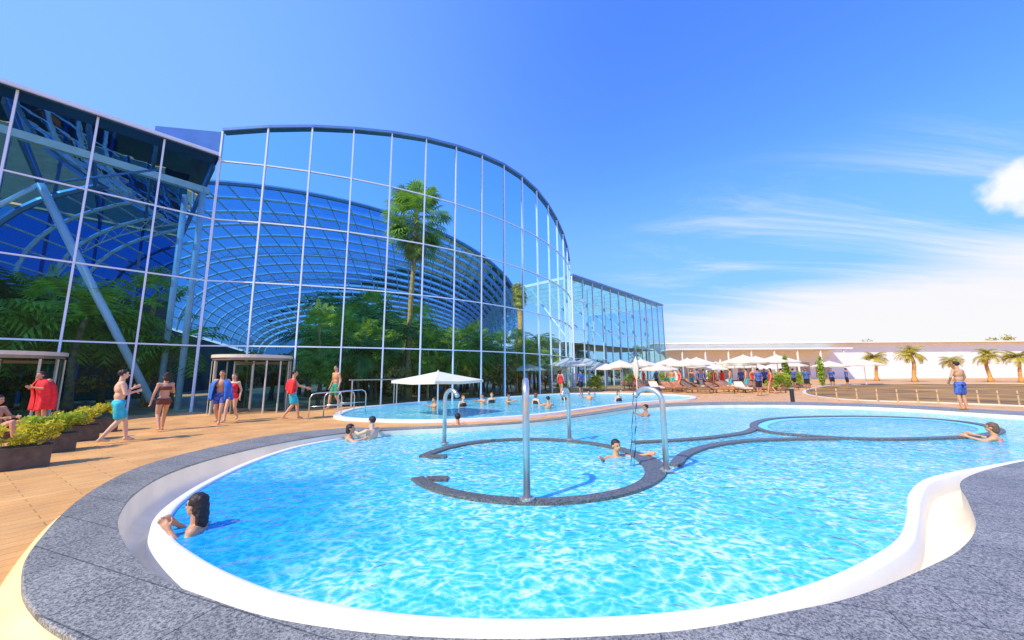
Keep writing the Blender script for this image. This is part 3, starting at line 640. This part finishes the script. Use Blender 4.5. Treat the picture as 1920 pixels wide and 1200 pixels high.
for k,(px,py,w_) in enumerate([(578,787,'left'),(606,783,'middle'),(632,778,'right')]):
    p=at(px,py,0); rt=thing('handrail','%s of three bent steel handrails beside the rear pool'%w_,'handrail',p,R(35),'handrails beside the rear pool')
    MB().tube([(0,0,0),(0,0,.75),(.08,0,.88),(.2,0,.92),(.9,0,.95),(1.02,0,.88),(1.06,0,.75),(1.06,0,0)],.02,8).build('rail',M['steel'],rt,True)
    MB().tube([(0,0,.45),(1.06,0,.45)],.014,8).build('crossbar',M['steel'],rt,True)
    for x in (0,1.06): MB().tube([(x,0,0),(x,0,.015)],.06,12).build('foot_plate',M['steel'],rt)
p=at(700,763,0); rt=thing('glass_canopy','small flat glass canopy on four steel legs behind the rear pool handrails','canopy',p,R(25))
MB().box((0,0,1.35),(2.2,1.1,.04)).build('glass_top',M['doorglass'],rt); MB().box((0,0,1.31),(2.3,.05,.05)).build('beam',M['steel'],rt)
for x in (-1,1):
    for y in (-.5,.5): MB().tube([(x,y,0),(x,y,1.33)],.025,8).build('leg',M['steel'],rt)
# ---------------------------------------------------------------- people
def rcone(mb,a,b,ra,rb,n=12):
    a=Vector(a);b=Vector(b); d=(b-a); 
    if d.length<1e-5: d=Vector((0,0,1e-3))
    u=d.normalized(); pts=[];rad=[]
    for k in range(4): t=PI/2*k/4; pts.append(a-u*ra*math.cos(t)); rad.append(max(ra*math.sin(t),ra*.05))
    pts.append(a);rad.append(ra); pts.append(b);rad.append(rb)
    for k in range(1,5): t=PI/2*k/4; pts.append(b+u*rb*math.sin(t)); rad.append(max(rb*math.cos(t),rb*.05))
    mb.tube(pts,rad,n)
def ell(mb,c,r_,m=None,n=14):
    c=Vector(c); rows=[]; q=m or Matrix.Identity(3)
    for i in range(n+1):
        t=PI*i/n; s=max(math.sin(t),.02)
        rows.append([c+q@Vector((r_[0]*s*math.cos(a),r_[1]*s*math.sin(a),-r_[2]*math.cos(t))) for a in [2*PI*j/18 for j in range(18)]])
    mb.loft(rows); k=len(mb.v); mb.f.append(tuple(range(k-18,k))); mb.f.append(tuple(range(k-18*(n+1),k-18*n))[::-1])
def remesh(mb,name,m,parent,vox,clip=None,smooth=2):
    me=bpy.data.meshes.new('t'); me.from_pydata(mb.v,[],mb.f)
    bm=bmesh.new(); bm.from_mesh(me); bmesh.ops.recalc_face_normals(bm,faces=bm.faces); bm.to_mesh(me); bm.free()
    o=bpy.data.objects.new('t',me); C.objects.link(o)
    md=o.modifiers.new('r','REMESH'); md.mode='VOXEL'; md.voxel_size=vox; md.adaptivity=0
    sm=o.modifiers.new('s','SMOOTH'); sm.iterations=smooth; sm.factor=.5
    dg=bpy.context.evaluated_depsgraph_get(); dg.update(); nm=bpy.data.meshes.new_from_object(o.evaluated_get(dg)); bpy.data.objects.remove(o)
    if clip:
        bm=bmesh.new(); bm.from_mesh(nm); bmesh.ops.delete(bm,geom=[f for f in bm.faces if not clip(f.calc_center_median())],context='FACES'); bm.to_mesh(nm); bm.free()
    nm.materials.clear(); nm.materials.append(m); nm.polygons.foreach_set('use_smooth',[True]*len(nm.polygons)); nm.name=name
    r=bpy.data.objects.new(name,nm); C.objects.link(r); r.parent=parent; return r
DEF=dict(hipL=(-.09,0,.91),hipR=(.09,0,.91),kneeL=(-.1,.03,.5),kneeR=(.1,.03,.5),ankL=(-.1,-.02,.08),ankR=(.1,-.02,.08),
 shL=(-.18,0,1.42),shR=(.18,0,1.42),elL=(-.25,-.03,1.15),elR=(.25,-.03,1.15),wrL=(-.27,.06,.9),wrR=(.27,.06,.9),head=(0,.02,1.64),
 pelvis=(0,0,.95),belly=(0,0,1.12),chest=(0,0,1.31),hdL=None,hdR=None,look=0)
def crouch(pose,dz=.5):
    J={**DEF,**pose}; out=dict(J)
    for k in ('hipL','hipR','shL','shR','elL','elR','wrL','wrR','head','pelvis','belly','chest'):
        x,y,z=J[k]; out[k]=(x,y,z-dz)
    for s,g in (('L',-1),('R',1)):
        out['knee'+s]=(g*.16,.37,.44); out['ank'+s]=(g*.13,.08,.085)
    return out
def person(label,loc,rz,pose={},sk=0,hair=0,hairlen='short',clothes=(),female=False,sc=1.0,vox=.011,group=None,wrap=None,fingers=True):
    J={k:(Vector(v) if isinstance(v,tuple) else v) for k,v in {**DEF,**pose}.items()}
    rt=thing('person',label,'person',loc,rz,group); rt.scale=(sc,)*3
    wd=.9 if female else 1.0
    mb=MB(); pel,bel,che,hd=J['pelvis'],J['belly'],J['chest'],J['head']
    up=(che-pel).normalized(); tilt=Vector((0,0,1)).rotation_difference(up).to_matrix()
    ell(mb,pel,(.16*(1.04 if female else .97),.115,.12),tilt); ell(mb,bel,(.135*wd,.10,.14),tilt); ell(mb,che,(.165*wd,.115,.165),tilt)
    if female:
        for s in(-1,1): ell(mb,che+tilt@Vector((s*.07,.085,-.01)),(.055,.05,.055))
    nb=che+up*.15; rcone(mb,nb,hd-Vector((0,.01,.05)),.06,.052)
    for s in('L','R'):
        sg=-1 if s=='L' else 1
        sh=J['sh'+s].copy(); sh.x*=wd; el=J['el'+s]; wr=J['wr'+s]
        rcone(mb,che+up*.07+Vector((sg*.07,0,0)),sh,.085,.058); rcone(mb,sh,el,.052*wd,.038*wd); rcone(mb,el,wr,.04*wd,.025*wd)
        hdv=J['hd'+s] or (wr-el).normalized(); hdv=hdv.normalized()
        lat=hdv.cross(Vector((sg,0.1,0.0))); 
        if lat.length<.2: lat=hdv.cross(Vector((0,0,1)))
        lat.normalize(); nor=lat.cross(hdv)*(1)
        rcone(mb,wr,wr+hdv*.07+lat*.014,.026,.024); rcone(mb,wr+hdv*.01,wr+hdv*.07-lat*.016,.024,.022)
        if fingers:
            for i,fl in enumerate((.062,.075,.07,.055)):
                b=wr+hdv*.085+lat*(.031-.0205*i); k1=b+hdv*fl*.55+nor*.006; k2=k1+hdv*fl*.42+nor*.02
                rcone(mb,b,k1,.0098,.009,8); rcone(mb,k1,k2,.009,.0075,8)
            tb_=wr+hdv*.03+lat*.03; rcone(mb,tb_,tb_+lat*.035+hdv*.03,.012,.0105,8); rcone(mb,tb_+lat*.035+hdv*.03,tb_+lat*.042+hdv*.06,.0105,.009,8)
        hp=J['hip'+s]; kn=J['knee'+s]; an=J['ank'+s]
        rcone(mb,hp,kn,.092,.056); rcone(mb,kn,kn.lerp(an,.35),.056,.057); rcone(mb,kn.lerp(an,.3),an,.056,.034)
        fd=Vector((sg*.12,1,0)).normalized(); rcone(mb,an-fd*.025-Vector((0,0,.035)),an+fd*.12-Vector((0,0,.05)),.034,.026); rcone(mb,an,an+fd*.06-Vector((0,0,.03)),.034,.03); rcone(mb,an+fd*.11+Vector((0,0,-.055)),an+fd*.16-Vector((0,0,.06)),.03,.018)
    lk=Matrix.Rotation(J['look'],3,'Z'); H=lambda x,y,z: hd+lk@Vector((x,y,z))
    ell(mb,H(0,-.005,.035),(.074,.094,.085),lk); ell(mb,H(0,.025,-.035),(.054,.066,.07),lk)
    rcone(mb,H(0,.085,.012),H(0,.108,-.018),.009,.014,8)
    for s in(-1,1): ell(mb,H(s*.075,-.002,0),(.012,.02,.032),lk,8)
    remesh(mb,'body',SK[sk],rt,vox)
    for s in(-1,1): e=MB(); ell(e,H(s*.03,.083,.018),(.012,.008,.008),lk,6); e.build('eye',EYE,rt,True)
    e=MB(); ell(e,H(0,.088,-.05),(.024,.009,.009),lk,6); e.build('mouth',LIP,rt,True)
    hm=MB(); ell(hm,H(0,-.016,.045),(.084,.1,.09),lk,16)
    if hairlen!='short': ell(hm,H(0,-.05,-.02),(.08,.07,.11),lk)
    if hairlen=='long': ell(hm,H(0,-.075,-.12),(.075,.045,.15),lk)
    if hairlen=='bun': ell(hm,H(0,-.08,.105),(.055,.055,.05),lk)
    inv=lk.inverted()
    def keep(c):
        q=inv@(c-hd); return not (q.y>.035 and q.z<.068) and not (abs(q.x)>.05 and q.y>.0 and q.z<.02)
    ho=remesh(hm,'hair',HAIR[hair],rt,.012,keep)
    for v in ho.data.vertices: v.co+=v.normal*noise.noise(v.co*45)*.010
    for (nm,cm) in clothes:
        g=MB(); inf=.014; cl=None
        if nm=='shorts' or nm=='bikini_bottom' or nm=='trunks':
            fr={'shorts':.72,'trunks':.5,'bikini_bottom':.12}[nm]
            ell(g,pel+Vector((0,0,-.01)),(.16+inf,.115+inf,.11+inf),tilt)
            for s in('L','R'):
                hp=J['hip'+s]; kn=J['knee'+s]; q=hp.lerp(kn,fr); fl=.016 if nm=='shorts' else 0
                rcone(g,hp,q,.092+inf,.092-(.036*fr)+inf+fl)
            zc=pel.z+(.075 if nm!='bikini_bottom' else .04); cl=(lambda c,zc=zc: c.z<zc)
        elif nm in('bikini_top','swimsuit','tshirt'):
            ell(g,che,(.165*wd+inf,.115+inf,.165),tilt)
            if female:
                for s in(-1,1): ell(g,che+tilt@Vector((s*.07,.085,-.01)),(.055+inf,.05+inf,.055+inf))
            if nm!='bikini_top':
                ell(g,bel,(.135*wd+inf,.10+inf,.15),tilt); ell(g,pel,(.16+inf,.115+inf,.12+inf),tilt)
            if nm=='swimsuit':
                for s in('L','R'): rcone(g,J['hip'+s],J['hip'+s].lerp(J['knee'+s],.08),.092+.01,.09+.01)
            if nm=='tshirt':
                for s in('L','R'):
                    sh=J['sh'+s]; rcone(g,che+Vector((0,0,.08)),sh,.1,.075); rcone(g,sh,sh.lerp(J['el'+s],.55),.07,.062)
            zt=che.z+(.045 if nm=='bikini_top' else .09 if nm=='swimsuit' else .16); zb=che.z-.07 if nm=='bikini_top' else -9
            cl=(lambda c,zt=zt,zb=zb: zb<c.z<zt)
        remesh(g,nm,cm,rt,.014,cl)
    if wrap:
        cm,z0,z1,op=wrap; rows=[]; N=64
        for i in range(17):
            t=i/16; z=z1+(z0-z1)*t; rg=[]
            cx=che.lerp(pel,max(0,min(1,(che.z-z)/(che.z-pel.z+1e-6)))); 
            base=.09+.185*min(1,t*4.5)**.6+.03*t; 
            for j in range(N+1):
                a=R(90+op)+R(360-2*op)*j/N; w2=1+.10*math.sin(a*11+t*3)*t+.06*math.sin(a*5+4*t)
                rg.append(Vector((cx.x*1+base*1.0*w2*math.cos(a),cx.y+(base*.7+.0)*w2*math.sin(a),z+(.05*math.sin(a*3)+.06*math.sin(a*1.5+1))*t)))
            rows.append(rg)
        w=MB().loft(rows,False).build('towel',cm,rt,True); sd=w.modifiers.new('s','SOLIDIFY'); sd.thickness=.012
    return rt
def G(px,py,z=0): return at(px,py,z)
walkA=dict(kneeL=(-.1,.16,.52),ankL=(-.1,.22,.09),kneeR=(.1,.02,.51),ankR=(.1,-.24,.13))
walkB=dict(kneeR=(.1,.16,.52),ankR=(.1,.2,.09),kneeL=(-.1,.02,.51),ankL=(-.1,-.22,.13))
person('man in teal swim shorts lifting both hands to his chest, beside the planters',G(212,830),R(-35),{**walkA,'elL':(-.27,.05,1.17),'wrL':(-.1,.24,1.3),'elR':(.27,.05,1.17),'wrR':(.08,.26,1.22)},1,0,'short',[('shorts',TEAL)],vox=.009)
person('woman in a dark brown bikini walking with one arm raised across her chest',G(300,808),R(60),{**walkB,'elR':(.24,.08,1.16),'wrR':(.04,.26,1.3)},0,0,'bun',[('bikini_bottom',BROWN),('bikini_top',BROWN)],True,.95,.009)
person('man with a blue towel round his torso near the revolving door',G(408,795),R(200),walkA,0,0,'short',[('trunks',NAVY)],wrap=(BLUE,.82,1.45,30),vox=.01)
person('woman in a red swimsuit walking beside the man with the blue towel',G(432,790),R(190),walkB,1,2,'long',[('swimsuit',RED)],True,.94,.01)
person('person in teal shorts with a red towel over the shoulders, arms held out in front',G(545,787),R(-60),{**walkA,'elL':(-.22,.18,1.2),'wrL':(-.15,.42,1.12),'elR':(.22,.18,1.2),'wrR':(.15,.42,1.12)},0,0,'short',[('shorts',TEAL)],wrap=(RED,.98,1.46,62),vox=.01)
person('person wrapped in a red towel with head bowed, in front of the left revolving door',G(74,800),R(175),{'head':(0,.16,1.55),'chest':(0,.08,1.29),'shL':(-.17,.06,1.4),'shR':(.17,.06,1.4),'elL':(-.2,.2,1.16),'wrL':(-.06,.33,1.2),'elR':(.2,.2,1.16),'wrR':(.06,.33,1.2)},0,0,'bob',[('trunks',BLACK)],wrap=(RED,.55,1.46,6),vox=.01,sc=1.05)
person('man in green shorts walking by the handrails, head above the others',G(627,768)+Vector((0,0,.02)),R(150),{**walkB},0,1,'short',[('shorts',GREEN)],vox=.011,sc=1.12)
person('man seen from behind in blue patterned shorts standing between pool and pond',G(1808,768,.15),R(5),{'elL':(-.3,.02,1.18),'wrL':(-.2,.16,1.0),'elR':(.3,.02,1.18),'wrR':(.26,.14,.98)},0,0,'short',[('shorts',NAVY)],vox=.01,sc=1.0)
person('seated sunbather cut by the left edge beside the nearest planter',G(-14,830),R(-80),{'pelvis':(0,0,.35),'belly':(0,-.05,.52),'chest':(0,-.08,.71),'head':(0,-.03,1.03),'shL':(-.18,-.08,.82),'shR':(.18,-.08,.82),'elL':(-.26,.02,.6),'elR':(.26,.02,.6),'wrL':(-.15,.25,.6),'wrR':(.15,.25,.6),'hipL':(-.09,.02,.33),'hipR':(.09,.02,.33),'kneeL':(-.12,.45,.5),'kneeR':(.12,.45,.5),'ankL':(-.1,.5,.09),'ankR':(.1,.5,.09)},0,0,'bob',[('trunks',BLACK)],vox=.011)
p=G(-14,830); rt=thing('bench','low wooden bench under the seated sunbather at the left edge','bench',p,R(-80)); MB().box((0,-.02,.2),(.7,.42,.06)).build('seat',M['wood'],rt)
for x in(-.28,.28): MB().box((x,-.02,.085),(.06,.36,.17)).build('leg',M['wood'],rt)
SZ=FZ+.01
armsup=dict(elL=(-.3,.12,1.36),wrL=(-.28,.34,1.42),elR=(.3,.12,1.36),wrR=(.28,.34,1.42))
p=G(358,992); person('woman with long dark hair leaning on the left pool lip',(p.x+.06,p.y,SZ),R(118),crouch(dict(elL=(-.24,.06,1.30),wrL=(-.12,.2,1.47),elR=(.24,.06,1.28),wrR=(.12,.2,1.45),look=R(-28)),.46),0,0,'long',[('swimsuit',TEAL)],True,1.0,.009)
p=G(655,824); person('woman with dark hair in the water, left of the pair at the far pool edge',(p.x,p.y,SZ),R(-70),crouch(armsup,.42),0,0,'bob',[('bikini_top',BLACK)],True,.98,.011)
p=G(697,822); person('man in the water, right of the pair at the far pool edge',(p.x,p.y,SZ),R(60),crouch(armsup,.28),1,0,'short',[('trunks',BLACK)],vox=.011)
p=G(858,806); person('bather with dark hair seen from behind near the back left spout',(p.x,p.y,SZ),R(20),crouch(armsup,.36),0,1,'short',[('trunks',NAVY)],vox=.011)
p=G(1155,856); person('man in the round basin with both forearms on the water',(p.x,p.y,SZ),R(200),crouch(dict(elL=(-.36,.1,1.42),wrL=(-.5,.3,1.5),elR=(.36,.1,1.42),wrR=(.5,.26,1.5)),.50),0,0,'short',[('trunks',BLACK)],vox=.01)
p=G(1866,826); person('bather with light brown hair by the right whirlpool, arms on the wall',(p.x,p.y,SZ),R(30),crouch(armsup,.42),0,2,'bob',[('swimsuit',PINK)],True,vox=.011)
p=G(1212,779); person('bather in the water behind the gooseneck spout',(p.x,p.y,SZ),R(90),crouch(armsup,.42),2,1,'short',[('trunks',BLACK)],vox=.014,fingers=False)
pos=[(815,768),(868,762),(905,758),(922,755),(952,758),(1005,757),(1028,766),(1058,750),(1105,750),(1160,752)]
s1=s2=None
for k,(px,py) in enumerate(pos):
    p=G(px,py,.03); lab='bather with %s hair in the rear pool, %s from the left'%(['dark','light brown'][k%2],W_[k])
    if k==0: s1=person(lab,(p.x,p.y,SZ+.04),R(120),crouch(armsup,.3),0,1,'short',[('trunks',BLACK)],vox=.014,group='bathers in the rear pool',fingers=False)
    elif k==1: s2=person(lab,(p.x,p.y,SZ+.04),R(220),crouch({},.3),1,2,'bob',[('swimsuit',BLACK)],True,vox=.014,group='bathers in the rear pool',fingers=False)
    else: dup(s1 if k%2==0 else s2,(p.x,p.y,SZ+.04),k*1.1,lab,'bathers in the rear pool',1.0)
f1=f2=None
FP=[(1425,742,'in dark clothes on the deck before the loungers'),(1448,738,'in red beside the loungers, right of the dark clothed one'),(1562,727,'at the back, left of the pair near the white building'),(1590,728,'at the back, right of the pair near the white building'),(1052,742,'by the curved glass, left one'),(1090,741,'by the curved glass, right one'),(1515,733,'standing at the left end of the pond')]
for k in range(18):
    px=[1208,1232,1250,1276,1298,1322,1340,1372,1392,1412,1468,1490,1192,1262,1310,1356,1402,1436][k]; FP.append((px,727+(k*5)%9,'standing among the loungers and parasols, number %d'%(k+1)))
for k,(px,py,w_) in enumerate(FP):
    p=G(px,py); lab='distant person '+w_
    if k==0: f1=person(lab,p,0,{},2,1,'short',[('shorts',BLACK),('tshirt',NAVY)],vox=.016,group='distant people',fingers=False)
    elif k==1: f2=person(lab,p,1,walkA,0,0,'long',[('swimsuit',RED)],True,vox=.016,group='distant people',fingers=False)
    elif k==9: f3=person(lab,p,1,walkB,0,0,'short',[('shorts',TEAL)],False,vox=.016,group='distant people',fingers=False)
    else: dup([f1,f2,f1 if k<9 else f3][k%3],p,k*1.4,lab,'distant people',1)
# ---------------------------------------------------------------- light and sky
sd=Vector((-.72,-.62,0)).normalized(); EL=R(47)
sv=Vector((sd.x*math.cos(EL),sd.y*math.cos(EL),math.sin(EL)))
sl=bpy.data.lights.new('sun','SUN'); sl.energy=4.9; sl.angle=R(.5); sl.color=(1,.91,.70); so=bpy.data.objects.new('sun',sl); C.objects.link(so)
so.rotation_euler=sv.to_track_quat('Z','Y').to_euler()
w=bpy.data.worlds.new('World'); bpy.context.scene.world=w; w.use_nodes=True; n=w.node_tree.nodes; l=w.node_tree.links
bg=n['Background']; bg.inputs['Strength'].default_value=.15
sky=n.new('ShaderNodeTexSky'); sky.sky_type='NISHITA'; sky.sun_disc=False; sky.sun_elevation=EL; sky.sun_rotation=math.atan2(sd.x,sd.y); sky.air_density=1.2; sky.dust_density=.6; sky.ozone_density=2.5
tc=n.new('ShaderNodeTexCoord'); sp=n.new('ShaderNodeSeparateXYZ'); l.new(tc.outputs['Generated'],sp.inputs[0])
def mth(op,a,b=None,c=None):
    q=n.new('ShaderNodeMath'); q.operation=op
    for i,v in enumerate((a,b,c)):
        if v is None: continue
        if isinstance(v,(int,float)): q.inputs[i].default_value=v
        else: l.new(v,q.inputs[i])
    return q.outputs[0]
def mrg(v,a,b,c,d):
    q=n.new('ShaderNodeMapRange'); q.interpolation_type='SMOOTHSTEP'; l.new(v,q.inputs['Value'])
    for nm,x in zip(('From Min','From Max','To Min','To Max'),(a,b,c,d)): q.inputs[nm].default_value=x
    return q.outputs[0]
def mixc(f,a,b,bt='MIX'):
    q=n.new('ShaderNodeMixRGB'); q.blend_type=bt
    for i,v in zip((0,1,2),(f,a,b)):
        if isinstance(v,tuple): q.inputs[i].default_value=v
        elif isinstance(v,(int,float)): q.inputs[i].default_value=v
        else: l.new(v,q.inputs[i])
    return q.outputs[0]
c0=mixc(1.0,sky.outputs[0],(.72,1.26,2.95,1),'MULTIPLY')
lowblue=mrg(sp.outputs['Z'],.5,.12,0,.7); c0=mixc(lowblue,c0,(1.7,3.2,6.6,1))
left=mrg(sp.outputs['X'],.3,-.85,0,.85)
c1=mixc(left,c0,(1.9,3.8,6.5,1))
zz=mth('ADD',mth('MAXIMUM',sp.outputs['Z'],0),.12)
ux=mth('DIVIDE',sp.outputs['X'],zz); uy=mth('DIVIDE',sp.outputs['Y'],zz)
cb=n.new('ShaderNodeCombineXYZ'); l.new(ux,cb.inputs[0]); l.new(uy,cb.inputs[1])
mp=n.new('ShaderNodeMapping'); mp.inputs['Rotation'].default_value=(0,0,R(-38)); mp.inputs['Scale'].default_value=(.42,1.7,1); l.new(cb.outputs[0],mp.inputs[0])
ns=n.new('ShaderNodeTexNoise'); ns.inputs['Scale'].default_value=1.25; ns.inputs['Detail'].default_value=11; ns.inputs['Roughness'].default_value=.66; ns.inputs['Distortion'].default_value=.7; l.new(mp.outputs[0],ns.inputs['Vector'])
cl=mrg(ns.outputs['Fac'],.45,.80,0,.9)
cl=mth('MULTIPLY',cl,mrg(sp.outputs['X'],.18,.5,0,1)); cl=mth('MULTIPLY',cl,mrg(sp.outputs['Z'],.48,.3,0,.9))
hz=mrg(sp.outputs['Z'],.20,.0,0,.85)
edge=mth('ADD',sp.outputs['Z'],mth('MULTIPLY',ns.outputs['Fac'],-.13)); edge=mth('ADD',edge,mth('MULTIPLY',sp.outputs['X'],-.13))
bank=mth('MULTIPLY',mrg(edge,.08,-.03,0,.95),mrg(sp.outputs['X'],.28,.6,0,1))
dc=ray(1925,350).normalized()
vd=n.new('ShaderNodeVectorMath'); vd.operation='DISTANCE'; l.new(tc.outputs['Generated'],vd.inputs[0]); vd.inputs[1].default_value=tuple(dc)
n3=n.new('ShaderNodeTexNoise'); n3.inputs['Scale'].default_value=26; n3.inputs['Detail'].default_value=8; l.new(tc.outputs['Generated'],n3.inputs['Vector'])
cu=mth('SUBTRACT',mth('MULTIPLY',n3.outputs['Fac'],.07),vd.outputs['Value']); cu=mrg(cu,-.016,.014,0,.9)
c2=mixc(hz,c1,(5.2,5.6,6.4,1))
c2=mixc(bank,c2,(6.5,6.35,6.35,1))
c3=mixc(cl,c2,(6.5,6.5,6.7,1)); c3=mixc(cu,c3,(7,6.9,6.8,1))
l.new(c3,bg.inputs['Color'])
sc=bpy.context.scene; sc.view_settings.view_transform='Standard'; sc.view_settings.look='None'; sc.view_settings.exposure=0
sc.cycles.transparent_max_bounces=24
